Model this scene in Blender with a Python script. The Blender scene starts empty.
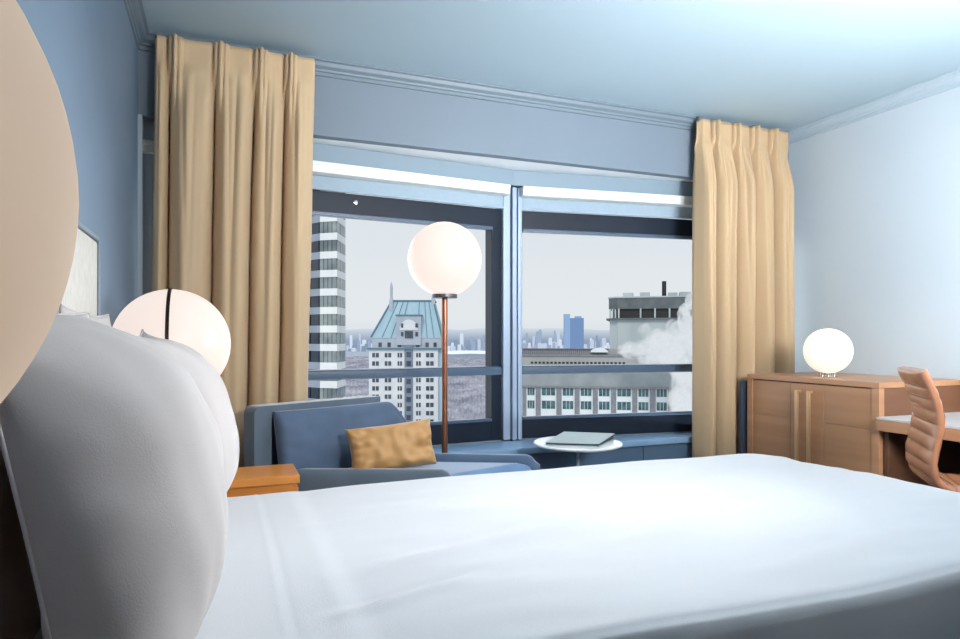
import bpy, bmesh, math, random
from mathutils import Vector, Matrix, noise, Euler
random.seed(7)
C = bpy.context.scene.collection
EYE = 1.08
PHI = math.radians(21.65)
CP, SP = math.cos(PHI), math.sin(PHI)
F = 650.0

def ray(px, py=338):
    """world direction per unit of forward distance"""
    xc = (px-480)/F; zc = (338-py)/F
    return Vector((xc*CP+SP, -xc*SP+CP, zc))
def P(px, py, f):
    v = ray(px, py)*f
    return Vector((v.x, v.y, v.z+EYE))
def lin(c):
    c = c/255.0
    return c/12.92 if c <= .04045 else ((c+.055)/1.055)**2.4
def S(r, g, b): return (lin(r), lin(g), lin(b), 1.0)
def smooth(a, b, x):
    t = max(0.0, min(1.0, (x-a)/(b-a))); return t*t*(3-2*t)

# ------------------------------------------------------------ materials
def mat(name, col, rough=.6, metal=0.0, col2=None, scale=8.0, detail=4.0, bump=0.0, bscale=None,
        emit=None, estr=0.0, sheen=0.0, coat=0.0, stretch=None, spec=None, trans=0.0):
    m = bpy.data.materials.new(name); m.use_nodes = True
    nt = m.node_tree; n = nt.nodes; l = nt.links
    b = n['Principled BSDF']
    b.inputs['Base Color'].default_value = col
    b.inputs['Roughness'].default_value = rough
    b.inputs['Metallic'].default_value = metal
    if spec is not None: b.inputs['Specular IOR Level'].default_value = spec
    if sheen: b.inputs['Sheen Weight'].default_value = sheen; b.inputs['Sheen Roughness'].default_value = .35
    if coat: b.inputs['Coat Weight'].default_value = coat; b.inputs['Coat Roughness'].default_value = .12
    if emit: b.inputs['Emission Color'].default_value = emit; b.inputs['Emission Strength'].default_value = estr
    if trans: b.inputs['Transmission Weight'].default_value = trans
    tc = n.new('ShaderNodeTexCoord'); mp = n.new('ShaderNodeMapping')
    l.new(tc.outputs['Object'], mp.inputs['Vector'])
    if stretch: mp.inputs['Scale'].default_value = stretch
    if col2 is not None:
        t = n.new('ShaderNodeTexNoise'); t.inputs['Scale'].default_value = scale; t.inputs['Detail'].default_value = detail
        l.new(mp.outputs[0], t.inputs['Vector'])
        r = n.new('ShaderNodeValToRGB')
        r.color_ramp.elements[0].position = .32; r.color_ramp.elements[0].color = col
        r.color_ramp.elements[1].position = .68; r.color_ramp.elements[1].color = col2
        l.new(t.outputs['Fac'], r.inputs['Fac']); l.new(r.outputs['Color'], b.inputs['Base Color'])
    if bump:
        t2 = n.new('ShaderNodeTexNoise'); t2.inputs['Scale'].default_value = bscale or scale*6; t2.inputs['Detail'].default_value = 3
        l.new(mp.outputs[0], t2.inputs['Vector'])
        bp = n.new('ShaderNodeBump'); bp.inputs['Strength'].default_value = bump; bp.inputs['Distance'].default_value = .004
        l.new(t2.outputs['Fac'], bp.inputs['Height']); l.new(bp.outputs[0], b.inputs['Normal'])
    return m

def wood(name, c1, c2, stretch, rough=.42, coat=.15):
    return mat(name, c1, rough, col2=c2, scale=3.0, detail=8, stretch=stretch, bump=.12, bscale=20, coat=coat)

M = {}
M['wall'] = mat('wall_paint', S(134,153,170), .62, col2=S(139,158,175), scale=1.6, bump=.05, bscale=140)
M['wall_win'] = mat('window_wall_dimmed', S(110,124,138), .62, col2=S(114,128,142), scale=1.6, bump=.05, bscale=140)  # darker copy of the wall blue, its dimmer light put into the colour
M['wall_rear'] = mat('rear_wall_darkened', S(62,70,80), .7, col2=S(66,74,84), scale=1.6)  # unseen wall, darkened to cut the light it bounces onto the pillows
M['wall_left'] = mat('wall_left_shaded', S(112,132,152), .62, col2=S(117,137,157), scale=1.6, bump=.05, bscale=140)  # same blue paint, the headboard wall's shade mixed into its tone
M['wall_right'] = mat('wall_right_lit', S(186,199,209), .42, col2=S(190,203,212), scale=1.2, bump=.05, bscale=140)  # same blue paint, the light on this wall mixed into its tone
M['ceil'] = mat('ceiling_paint', S(160,182,194), .7, col2=S(163,185,197), scale=1.2, bump=.04, bscale=140)
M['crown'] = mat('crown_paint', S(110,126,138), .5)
M['crown_lit'] = mat('crown_paint_lit', S(168,186,198), .5)  # brighter copy of the crown colour, with light painted in
M['soffit'] = mat('soffit_lit', S(236,242,246), .55)  # daylight bounced up under the bay is painted in as near white
M['lintel'] = mat('lintel_paint', S(122,142,157), .55)
M['carpet'] = mat('carpet_wool', S(78,84,92), .95, col2=S(98,102,108), scale=60, bump=.6, bscale=300)
M['linen'] = mat('white_bed_linen', S(216,217,220), .78, col2=S(220,221,224), scale=2.5, bump=.12, bscale=260, sheen=.15)
M['pillow'] = mat('white_pillow_cotton', S(180,174,172), .8, col2=S(185,179,177), scale=3, bump=.1, bscale=300, sheen=.1)
M['mattress'] = mat('mattress_ticking', S(190,192,196), .85, col2=S(180,182,187), scale=10)
M['bedbase'] = mat('bed_base_fabric', S(80,84,90), .9, col2=S(90,93,98), scale=30)
M['headlinen'] = mat('headboard_linen', S(186,183,176), .85, col2=S(202,198,190), scale=70, bump=.35, bscale=180, stretch=(1,1,.35))
M['headtrim'] = mat('headboard_trim', S(128,142,150), .6)
M['opal'] = mat('opal_glass_lit', S(120,112,108), .35, emit=S(255,238,228), estr=.86, spec=.3)
M['opal_desk'] = mat('opal_glass_bright', S(170,165,158), .3, emit=S(255,246,230), estr=.86, coat=.15)
M['opal_dim'] = mat('opal_glass_dim', S(176,158,140), .55, emit=S(212,184,156), estr=.50, spec=.2)
M['bronze'] = mat('dark_bronze', S(70,60,56), .35, metal=.9)
M['copper'] = mat('copper_tube', S(158,108,86), .3, metal=.85)
M['lampcap'] = mat('lamp_cap_grey', S(92,90,96), .4, metal=.6)
M['chrome'] = mat('polished_chrome', S(205,200,195), .15, metal=1.0)
M['brass'] = mat('satin_brass', S(222,184,140), .3, metal=.6)
M['oak'] = wood('oak_veneer', S(168,122,86), S(184,138,100), (1,.18,5), .42)
M['oakframe'] = wood('oak_frame', S(176,128,94), S(192,144,108), (1,.18,5), .45)
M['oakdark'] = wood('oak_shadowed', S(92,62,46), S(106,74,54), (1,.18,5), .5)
M['oakshade'] = wood('oak_end_shaded', S(112,76,54), S(124,86,62), (1,.18,5), .6, .0)  # shade on the cabinet's near end, put into the oak colour
M['nswood'] = wood('amber_wood', S(232,148,62), S(242,162,76), (.3,1,4), .3, .4)
M['stone'] = mat('desk_stone', S(196,198,198), .3, col2=S(210,212,212), scale=14)
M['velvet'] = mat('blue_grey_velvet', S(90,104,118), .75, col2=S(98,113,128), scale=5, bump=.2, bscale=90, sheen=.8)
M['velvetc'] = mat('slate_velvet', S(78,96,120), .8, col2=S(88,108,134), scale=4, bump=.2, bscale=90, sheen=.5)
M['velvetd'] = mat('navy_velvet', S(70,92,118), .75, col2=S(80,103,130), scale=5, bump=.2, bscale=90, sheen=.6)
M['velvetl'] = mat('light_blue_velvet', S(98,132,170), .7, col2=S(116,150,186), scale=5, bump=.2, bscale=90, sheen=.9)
M['gold'] = mat('gold_satin', S(192,146,92), .5, col2=S(200,154,98), scale=2, bump=.12, bscale=24, sheen=.4)
M['leather'] = mat('tan_leather', S(182,124,92), .24, col2=S(192,134,100), scale=12, bump=.12, bscale=120, coat=.35)
M['frame'] = mat('dark_window_frame', S(22,32,46), .45, col2=S(27,38,53), scale=4, spec=.2)
M['transom'] = mat('steel_blue_transom', S(66,86,108), .4)
M['mull'] = mat('silver_mullion', S(150,168,190), .4, metal=.2)
M['blind'] = mat('blind_fabric', S(146,166,182), .8, col2=S(150,170,186), scale=30)
M['cassette'] = mat('blind_cassette', S(214,220,220), .4)
M['bench'] = mat('bench_blue_lacquer', S(74,98,124), .4, col2=S(80,105,131), scale=3)
M['benchtop'] = mat('bench_top', S(120,154,188), .32, col2=S(130,164,196), scale=3)
M['navy'] = mat('navy_panel', S(52,62,80), .5)
M['tabletop'] = mat('white_table_top', S(236,238,240), .2)
M['folder'] = mat('sage_cover', S(140,158,160), .45, col2=S(146,165,167), scale=20)
M['pages'] = mat('dark_block', S(44,54,60), .6)
M['plate'] = mat('ivory_plate', S(212,200,180), .4)
M['slot'] = mat('socket_dark', S(80,74,68), .5)
M['black'] = mat('black_plastic', S(30,30,32), .4)

def curtain_mat(nm='gold_curtain', c1=S(206,180,145), c2=S(212,186,150)):
    m = mat(nm, c1, .8, col2=c2, scale=2.0, stretch=(3,3,.3), bump=.25, bscale=160, sheen=.25)
    nt = m.node_tree; b = nt.nodes['Principled BSDF']
    tr = nt.nodes.new('ShaderNodeBsdfTranslucent'); tr.inputs['Color'].default_value = S(220,180,125)
    mx = nt.nodes.new('ShaderNodeMixShader'); mx.inputs[0].default_value = .12
    out = nt.nodes['Material Output']
    nt.links.new(b.outputs[0], mx.inputs[1]); nt.links.new(tr.outputs[0], mx.inputs[2]); nt.links.new(mx.outputs[0], out.inputs[0])
    return m
M['curtain'] = curtain_mat()
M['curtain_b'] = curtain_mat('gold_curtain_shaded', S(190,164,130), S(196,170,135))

def glass_mat():
    m = bpy.data.materials.new('window_glass'); m.use_nodes = True
    nt = m.node_tree; nt.nodes.clear()
    o = nt.nodes.new('ShaderNodeOutputMaterial'); t = nt.nodes.new('ShaderNodeBsdfTransparent')
    t.inputs[0].default_value = (.99, .995, 1, 1)
    g = nt.nodes.new('ShaderNodeBsdfGlossy'); g.inputs['Roughness'].default_value = .02; g.inputs['Color'].default_value = (.8,.9,1,1)
    mx = nt.nodes.new('ShaderNodeMixShader'); mx.inputs[0].default_value = 0.0
    nt.links.new(t.outputs[0], mx.inputs[1]); nt.links.new(g.outputs[0], mx.inputs[2]); nt.links.new(mx.outputs[0], o.inputs[0])
    return m
M['glass'] = glass_mat()

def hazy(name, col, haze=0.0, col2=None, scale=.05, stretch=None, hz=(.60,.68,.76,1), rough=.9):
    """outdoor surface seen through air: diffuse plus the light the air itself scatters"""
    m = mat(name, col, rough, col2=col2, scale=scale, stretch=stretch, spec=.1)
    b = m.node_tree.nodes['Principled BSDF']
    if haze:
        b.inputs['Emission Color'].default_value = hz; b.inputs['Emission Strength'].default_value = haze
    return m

# ------------------------------------------------------------ mesh helpers
def link(name, bm, m, parent=None, sm=False, bevel=0.0, seg=3, ang=40):
    me = bpy.data.meshes.new(name)
    bmesh.ops.recalc_face_normals(bm, faces=bm.faces[:])
    bm.to_mesh(me); bm.free()
    o = bpy.data.objects.new(name, me); C.objects.link(o)
    if isinstance(m, (list, tuple)):
        for q in m: me.materials.append(q)
    else: me.materials.append(m)
    if parent: o.parent = parent
    if sm:
        for p in me.polygons: p.use_smooth = True
    if bevel:
        b = o.modifiers.new('bevel', 'BEVEL'); b.width = bevel; b.segments = seg; b.limit_method = 'ANGLE'; b.angle_limit = math.radians(ang)
        for p in me.polygons: p.use_smooth = True
        w = o.modifiers.new('wn', 'WEIGHTED_NORMAL'); w.keep_sharp = True
    return o
def box(bm, x0, x1, y0, y1, z0, z1, mi=0):
    v = [bm.verts.new((x, y, z)) for z in (z0, z1) for y in (y0, y1) for x in (x0, x1)]
    for f in ((0,2,3,1), (4,5,7,6), (0,1,5,4), (2,6,7,3), (0,4,6,2), (1,3,7,5)):
        q = bm.faces.new([v[i] for i in f]); q.material_index = mi
    return v
def prism(bm, pts, z0, z1):
    a = [bm.verts.new((p[0], p[1], z0)) for p in pts]; b = [bm.verts.new((p[0], p[1], z1)) for p in pts]
    n = len(pts); bm.faces.new(a[::-1]); bm.faces.new(b)
    for i in range(n): bm.faces.new((a[i], a[(i+1)%n], b[(i+1)%n], b[i]))
def BX(*a):
    bm = bmesh.new(); box(bm, *a); return bm
def PR(*a):
    bm = bmesh.new(); prism(bm, *a); return bm
def lathe(bm, prof, seg=48, c=(0,0,0)):
    rings = []
    for r, z in prof:
        if r < 1e-6: rings.append([bm.verts.new((c[0], c[1], c[2]+z))])
        else: rings.append([bm.verts.new((c[0]+r*math.cos(2*math.pi*i/seg), c[1]+r*math.sin(2*math.pi*i/seg), c[2]+z)) for i in range(seg)])
    for a, b in zip(rings, rings[1:]):
        for i in range(seg):
            j = (i+1) % seg
            if len(a) == 1 and len(b) == 1: continue
            if len(a) == 1: bm.faces.new((a[0], b[i], b[j]))
            elif len(b) == 1: bm.faces.new((a[i], b[0], a[j]))
            else: bm.faces.new((a[i], a[j], b[j], b[i]))
def LA(prof, seg=48, c=(0,0,0)):
    bm = bmesh.new(); lathe(bm, prof, seg, c); return bm
def tube(bm, pts, r, seg=12):
    rings = []
    n = len(pts); pts = [Vector(p) for p in pts]
    for i, p in enumerate(pts):
        t = (pts[min(i+1, n-1)] - pts[max(i-1, 0)]).normalized()
        up = Vector((0,0,1)) if abs(t.z) < .9 else Vector((1,0,0))
        a = t.cross(up).normalized(); b = t.cross(a)
        rings.append([bm.verts.new(p + a*r*math.cos(2*math.pi*k/seg) + b*r*math.sin(2*math.pi*k/seg)) for k in range(seg)])
    for A, B in zip(rings, rings[1:]):
        for k in range(seg): bm.faces.new((A[k], A[(k+1)%seg], B[(k+1)%seg], B[k]))
    bm.faces.new(rings[0]); bm.faces.new(rings[-1][::-1])
def grid(bm, fn, nu, nv):
    V = [[bm.verts.new(fn(i/nu, j/nv)) for j in range(nv+1)] for i in range(nu+1)]
    for i in range(nu):
        for j in range(nv): bm.faces.new((V[i][j], V[i+1][j], V[i+1][j+1], V[i][j+1]))
    return V
def empty(name, loc=(0,0,0), rz=0.0):
    o = bpy.data.objects.new(name, None); C.objects.link(o); o.location = loc; o.rotation_euler = (0,0,rz); o.empty_display_size = .1
    return o
def tag(o, label, cat, group=None, kind=None):
    if label: o['label'] = label
    if cat: o['category'] = cat
    if group: o['group'] = group
    if kind: o['kind'] = kind
    return o
def struct(name, bm, m, parent=None, label=None, **k):
    o = link(name, bm, m, parent, **k)
    if parent is None:
        o['kind'] = 'structure'
        if label: o['label'] = label
    return o

# ------------------------------------------------------------ the room
H = EYE + 1.5
XL, XR, YW, YB = -.42, 3.87, 3.6, -1.9
XW = -.385
AX, AY = 1.775, 3.967
def wl(x): return AY-.093*(AX-x)      # window plane, left of the mullion
def wr(x): return AY-.12*(x-AX)
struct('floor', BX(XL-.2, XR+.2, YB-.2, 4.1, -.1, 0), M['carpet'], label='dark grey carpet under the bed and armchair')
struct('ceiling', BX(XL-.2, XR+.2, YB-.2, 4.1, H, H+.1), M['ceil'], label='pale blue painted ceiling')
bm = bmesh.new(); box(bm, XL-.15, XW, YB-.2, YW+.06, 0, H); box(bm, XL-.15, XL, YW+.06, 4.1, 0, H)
struct('wall_left', bm, M['wall_left'], label='blue wall behind the headboard, toned darker for its shade')
struct('wall_right', BX(XR, XR+.15, YB-.2, 4.1, 0, H), M['wall_right'], label='blue wall behind the cabinet and desk, toned paler for its light')
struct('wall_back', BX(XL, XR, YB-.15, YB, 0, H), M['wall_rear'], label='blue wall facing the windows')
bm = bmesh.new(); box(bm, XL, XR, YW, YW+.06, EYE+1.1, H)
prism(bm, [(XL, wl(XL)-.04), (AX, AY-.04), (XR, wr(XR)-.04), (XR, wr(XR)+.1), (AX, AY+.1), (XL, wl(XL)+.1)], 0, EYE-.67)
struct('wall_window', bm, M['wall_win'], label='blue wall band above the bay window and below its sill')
# soffit and lintel of the bay
struct('trim_1', PR([(XL, YW+.06), (XR, YW+.06), (XR, wr(XR)+.1), (AX, AY+.1), (XL, wl(XL)+.1)], EYE+1.1, EYE+1.13), M['soffit'], label='bright soffit over the bay window')
struct('trim_2', PR([(XL, wl(XL)-.1), (AX, AY-.1), (XR, wr(XR)-.1), (XR, wr(XR)+.06), (AX, AY+.06), (XL, wl(XL)+.06)], EYE+.998, EYE+1.1), M['lintel'], label='pale blue lintel above the roller blinds')
# crown moulding
def crown(name, a, b, nrm, label, mt='crown'):
    prof = [(0,0), (.055,0), (.055,-.012), (.042,-.016), (.036,-.034), (.018,-.046), (.016,-.056), (.008,-.060), (.008,-.078), (0,-.080)]
    bm = bmesh.new(); A = []; B = []
    for d, z in prof:
        A.append(bm.verts.new((a[0]+nrm[0]*d, a[1]+nrm[1]*d, H+z))); B.append(bm.verts.new((b[0]+nrm[0]*d, b[1]+nrm[1]*d, H+z)))
    for i in range(len(prof)-1): bm.faces.new((A[i], B[i], B[i+1], A[i+1]))
    bm.faces.new(A); bm.faces.new(B[::-1])
    struct(name, bm, M[mt], label=label)
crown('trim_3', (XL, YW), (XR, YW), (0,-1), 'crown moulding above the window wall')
crown('trim_4', (XR, YB), (XR, YW), (-1,0), 'crown moulding along the right wall', 'crown_lit')
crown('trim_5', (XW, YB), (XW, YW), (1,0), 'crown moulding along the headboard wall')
bm = bmesh.new(); box(bm, XL+.001, XL+.03, YW+.061, YW+.10, EYE-.67, EYE+1.1); box(bm, XL+.001, -.30, YW+.062, YW+.09, EYE-.67, EYE+1.099); box(bm, XL+.001, -.32, YW+.05, YW+.061, EYE+.93, EYE+.95); box(bm, XW, XW+.02, YW-.012, YW, 0, EYE+1.1)
struct('trim_6', bm, M['crown_lit'], label='pale upright casing beside the left curtain')
struct('baseboard_right', BX(XR-.015, XR, YB, YW, 0, .12), M['crown'])
struct('baseboard_left', BX(XW, XW+.015, YB, YW, 0, .12), M['crown'])

# ------------------------------------------------------------ windows
def window(name, sgn, L, jamb, label):
    root = empty(name, (AX, AY, 0))
    ang = math.atan(.093) if sgn < 0 else -math.atan(.12)
    root.rotation_euler = (0, 0, ang); root['kind'] = 'structure'; root['label'] = label
    def B(nm, xa, xb, y0, y1, z0, z1, m, bv=.004):
        xs = sorted((sgn*xa, sgn*xb))
        return link(nm, BX(xs[0], xs[1], y0, y1, EYE+z0, EYE+z1), m, root, bevel=bv, seg=2)
    m0 = .055
    B('window_head', m0, L, -.035, .06, .717, .848, M['frame'])
    B('head_bead', m0+jamb, L, -.05, -.02, .704, .727, M['transom'], .003)
    B('bottom_rail', m0, L, -.03, .06, -.67, -.535, M['frame'])
    B('sill_bead', m0+jamb, L, -.04, -.01, -.545, -.524, M['transom'], .003)
    B('jamb', m0, m0+jamb, -.033, .06, -.67, .848, M['frame'])
    B('jamb', L-.09, L, -.033, .06, -.67, .848, M['frame'])
    B('transom', m0, L, -.055, .05, -.243, -.185, M['transom'], .012)
    for z0, z1 in ((-.185, .708), (-.525, -.243)):
        xs = sorted((sgn*(m0+jamb), sgn*(L-.09)))
        link('pane', BX(xs[0], xs[1], .018, .024, EYE+z0, EYE+z1), M['glass'], root)
    c = bmesh.new(); lathe(c, [(0,0),(.012,0),(.012,.006),(0,.008)], 16)
    for v in c.verts: v.co = Vector((sgn*1.05 + v.co.x, -.036-v.co.z, EYE+.80+v.co.y))
    if sgn < 0: link('latch_button', c, M['chrome'], root)
    return root
window('window_1', -1, (AX-XL)/math.cos(math.atan(.093)), .085, 'left window of the bay, over the armchair')
window('window_2', 1, (XR-AX)/math.cos(math.atan(.12)), .035, 'right window of the bay, over the round table')
mu = empty('window_mullion', (AX, AY, 0)); mu['kind'] = 'structure'; mu['label'] = 'silver post where the two windows meet'
for x0, x1, y0, mm in ((-.066,-.014,-.075,'mull'), (-.014,-.006,-.05,'frame'), (-.006,.026,-.09,'mull'), (.026,.034,-.07,'transom'), (.034,.066,-.085,'mull')):
    link('guide_rail', BX(x0, x1, y0, .06, EYE-.67, EYE+.99), M[mm], mu, bevel=.005, seg=2)

def blind(sgn, L, label):
    root = empty('roller_blind', (AX, AY, EYE+.85), math.atan(.093) if sgn < 0 else -math.atan(.12))
    tag(root, label, 'blind', 'roller blinds of the bay window')
    xs = sorted((sgn*.06, sgn*(L-.02)))
    bm = bmesh.new(); box(bm, xs[0], xs[1], -.14, -.02, .078, .138); box(bm, xs[0], xs[1], -.146, -.14, .116, .138)
    link('cassette', bm, M['cassette'], root, bevel=.01, seg=3)
    link('fabric', BX(xs[0], xs[1], -.062, -.058, .01, .08), M['blind'], root)
    link('bottom_bar', BX(xs[0], xs[1], -.068, -.052, -.004, .012), M['blind'], root, bevel=.004)
blind(-1, (AX-XL), 'white roller blind rolled up above the window by the armchair')
blind(1, (XR-AX), 'white roller blind rolled up above the window by the round table')

# ------------------------------------------------------------ window bench
be = empty('window_bench', (1.8, YW, 0))
tag(be, 'long blue window bench running under both windows', 'bench')
def at0(o, root):      # geometry given in world coordinates, kept in place under its root
    o.parent = root; o.matrix_parent_inverse = root.matrix_basis.inverted() if False else Matrix.Translation(-Vector(root.location))
    return o
at0(link('bench_top', PR([(XW+.01, YW-.01), (XR-.01, YW-.01), (XR-.01, wr(XR)-.045), (AX, AY-.095), (XW+.01, wl(XW)-.045)], EYE-.715, EYE-.672), M['benchtop'], bevel=.008), be)
xs = [-.34, .05, .56, 1.07, 1.58, 2.09, 2.60, 3.11, 3.84]
for a, b in zip(xs, xs[1:]):
    at0(link('front_panel', BX(a+.003, b-.003, YW+.012, YW+.035, .06, EYE-.72), M['bench'], bevel=.003, seg=2), be)
at0(link('plinth', BX(XW+.02, XR-.02, YW+.04, YW+.09, .0, EYE-.72), M['navy']), be)

# ------------------------------------------------------------ curtains
def curtain(x0, x1, x0b, x1b, yc, ztop, zbot, grooves, label, seedv, mt='curtain'):
    root = empty('curtain', ((x0+x1)/2, yc, zbot)); tag(root, label, 'curtain', 'pinch pleated curtains')
    W = x1-x0; g = [0.0]+grooves+[1.0]
    def fn(u, v):
        # v 0 bottom .. 1 top
        z = zbot+(ztop-zbot)*v
        k = 0
        while k < len(g)-2 and u > g[k+1]: k += 1
        t = (u-g[k])/(g[k+1]-g[k]); wd = (g[k+1]-g[k])*W
        body = (max(0, math.sin(math.pi*t))**.62)
        body += .10*math.sin(2*math.pi*t*2+k*1.7+seedv)*math.sin(math.pi*t)*(0.5+.5*v)
        amp = .42*wd + .052
        # narrow creases that fan out of the pleat
        cr = 0
        for c, s in ((.30, .28), (.55, -.12)):
            tt = c + (1-v)*s
            cr += math.exp(-((t-tt)/.07)**2)*smooth(.30, .80, v)*.22
        y_body = -amp*(body-cr*.5)
        # header: flat cloth with three fingers pinched at each pleat
        yh = -.03
        for j in range(1, len(g)-1):
            pc = g[j]+.30/len(g)*.55
            d = (u-pc)*W
            yh += -.030*math.exp(-(d/.026)**2)*(1+.45*math.cos(d/.0040)) + .022*math.exp(-((d+.034)/.010)**2)
        hw = smooth(.82, .975, v)
        slit = min(abs(u-q_)*W for q_ in g[1:-1]); y_body += .06*math.exp(-(slit/.008)**2)*smooth(.97,.9,v)
        pin = math.exp(-((v-.93)/.015)**2)
        y = y_body*(1-hw)+yh*hw + .012*pin*math.cos(math.pi*2*t)
        xa = x0 + (x0b-x0)*(1-v); xb = x1 + (x1b-x1)*(1-v)
        # folds lean towards the pleat above them
        drift = .10*math.sin(math.pi*u)*smooth(.55, 1, v)*.35
        x = xa + (xb-xa)*(u+drift*.35) + .006*noise.noise(Vector((u*9, v*3, seedv)))
        y += .012*noise.noise(Vector((u*6, v*2.2, seedv+5)))
        if u < .012 or u > .988: y += .045
        return (x-root.location.x, y, z-zbot)
    bm = bmesh.new(); grid(bm, fn, 260, 110)
    o = link('drape', bm, M[mt], root, sm=True)
    s = o.modifiers.new('s', 'SOLIDIFY'); s.thickness = .004
    # stitched header tape on top
    tr = link('hanging_tape', BX(x0-root.location.x+.01, x1-root.location.x-.01, .0, .012, ztop-zbot-.02, ztop-zbot+.025), M['crown'], root)
    return root
ca = P(158,40,1); 
curtain(-.30, .455, -.33, .405, 3.50, EYE+1.455, .03, [.09, .355, .60, .80], 'gold pinch pleated curtain hanging behind the armchair', 1.3)
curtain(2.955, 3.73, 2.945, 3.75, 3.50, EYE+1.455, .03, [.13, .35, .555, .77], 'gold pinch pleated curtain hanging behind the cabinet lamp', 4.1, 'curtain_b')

# ------------------------------------------------------------ bed
BY0, BY1, BX0, BX1, BT = 1.05, 2.52, -.35, 2.50, EYE-.55
bed = empty('bed', (0, 0, 0))
tag(bed, 'large bed with a light grey linen headboard against the blue wall', 'bed')
link('base', BX(BX0+.02, BX1-.06, BY0+.05, BY1-.05, .08, .26), M['bedbase'], bed, bevel=.02)
link('mattress', BX(BX0+.01, BX1-.035, BY0+.03, BY1-.03, .262, BT-.045), M['mattress'], bed, bevel=.05, seg=5)
for x in (BX0+.1, BX1-.2):
    for y in (BY0+.12, BY1-.12): link('leg', LA([(0,0),(.025,0),(.03,.08),(0,.08)], 16, (x,y,0)), M['black'], bed)
bm = BX(XW+.003, BX0-.008, .92, 2.31, .1, EYE+.30)
hb = link('headboard', bm, M['headlinen'], bed, bevel=.012)
link('headboard_border', BX(XW+.002, BX0-.004, .90, 2.325, EYE+.30, EYE+.315), M['headtrim'], hb, bevel=.005)
link('headboard_edge', BX(XW+.002, BX0-.004, 2.31, 2.325, .1, EYE+.30), M['headtrim'], hb, bevel=.004)

def duvet():
    bm = bmesh.new()
    R = .045; RC = .20
    def fold(s, half, drop):
        a = abs(s); sg = 1 if s >= 0 else -1
        if a <= half-R: return s, 0.0
        q = a-(half-R); arc = R*math.pi/2
        if q < arc:
            th = q/R; return sg*(half-R+R*math.sin(th)), -R*(1-math.cos(th))
        return sg*(half+ .02*(q-arc)), -R-(q-arc)
    yc = (BY0+BY1)/2; hy = (BY1-BY0)/2; drop = .40
    Lx = BX1-BX0
    def fn(u, v):
        s = (v*2-1)*(hy+drop)
        t = u*(Lx+drop)
        q1 = abs(s)-(hy-RC); q2 = t-(Lx-RC); sg = 1 if s > 0 else -1
        if q1 > 0 and q2 > 0:
            rho = math.hypot(q1, q2); rr, dz = fold(min(rho, RC+drop), RC, drop)
            y = sg*(hy-RC+q1/rho*rr); x = Lx-RC+q2/rho*rr; dz1, dz2 = dz, 0
        else:
            y, dz1 = fold(s, hy, drop); x, dz2 = fold(t, Lx, drop)
            if t < Lx-RC: x, dz2 = t, 0
            dz = dz1+dz2
        x = max(x, 0)
        X = BX0+x; Y = yc+y
        top = smooth(-.12, 0, dz)
        z = BT+dz-.004
        # broad loft and wrinkles
        z += top*(.012*math.cos(y/hy*1.4) - .012)
        z += top*.016*noise.noise(Vector((X*1.5, Y*2.2, 1.7)))
        w = noise.noise(Vector((X*3.2+Y*.9, Y*11, 9.1)))
        z += top*.005*w*smooth(.25, .6, X)
        # a long soft pull across the middle
        for (xa, ya, xb, yb, am, wd) in ((.35,1.55,1.25,1.80,.014,.05), (.9,1.45,1.9,1.75,.010,.06), (.3,1.95,.9,2.12,.008,.04), (1.3,1.95,2.0,2.1,.008,.05), (.24,1.32,.55,1.42,.012,.03), (1.2,1.2,2.1,1.35,.006,.05)):
            dx, dy = xb-xa, yb-ya; L = math.hypot(dx, dy); q = ((X-xa)*dx+(Y-ya)*dy)/L/L; e = ((X-xa)*dy-(Y-ya)*dx)/L
            if -.2 < q < 1.2: z += top*am*math.exp(-(e/wd)**2)*smooth(-.2,.3,q)*smooth(1.2,.7,q) - top*am*.6*math.exp(-((e+wd*1.1)/(wd*.6))**2)*smooth(-.2,.3,q)*smooth(1.2,.7,q)
        # turned-back band near the pillows
        z += top*.005*smooth(.29, .22, X)
        z -= top*.0016*math.exp(-((X-.13)/.006)**2)
        z += top*.001*math.exp(-((X-.115)/.01)**2)
        sd = 1-top
        Y += sd*.012*noise.noise(Vector((X*5, z*2, 3.3)))*(1 if s > 0 else -1)
        # bed crest at the edge: a fine double piping line
        e = abs(abs(s)-(hy-.005))
        z += .004*math.exp(-(e/.006)**2) - .003*math.exp(-((e-.016)/.005)**2)
        return (X, Y, z)
    grid(bm, fn, 300, 260)
    o = link('duvet', bm, M['linen'], sm=True)
    m = o.modifiers.new('s', 'SOLIDIFY'); m.thickness = .018; m.offset = -1
    tag(o, 'smooth white duvet with a turned-back top spread over the bed', 'duvet')
duvet()

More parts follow.
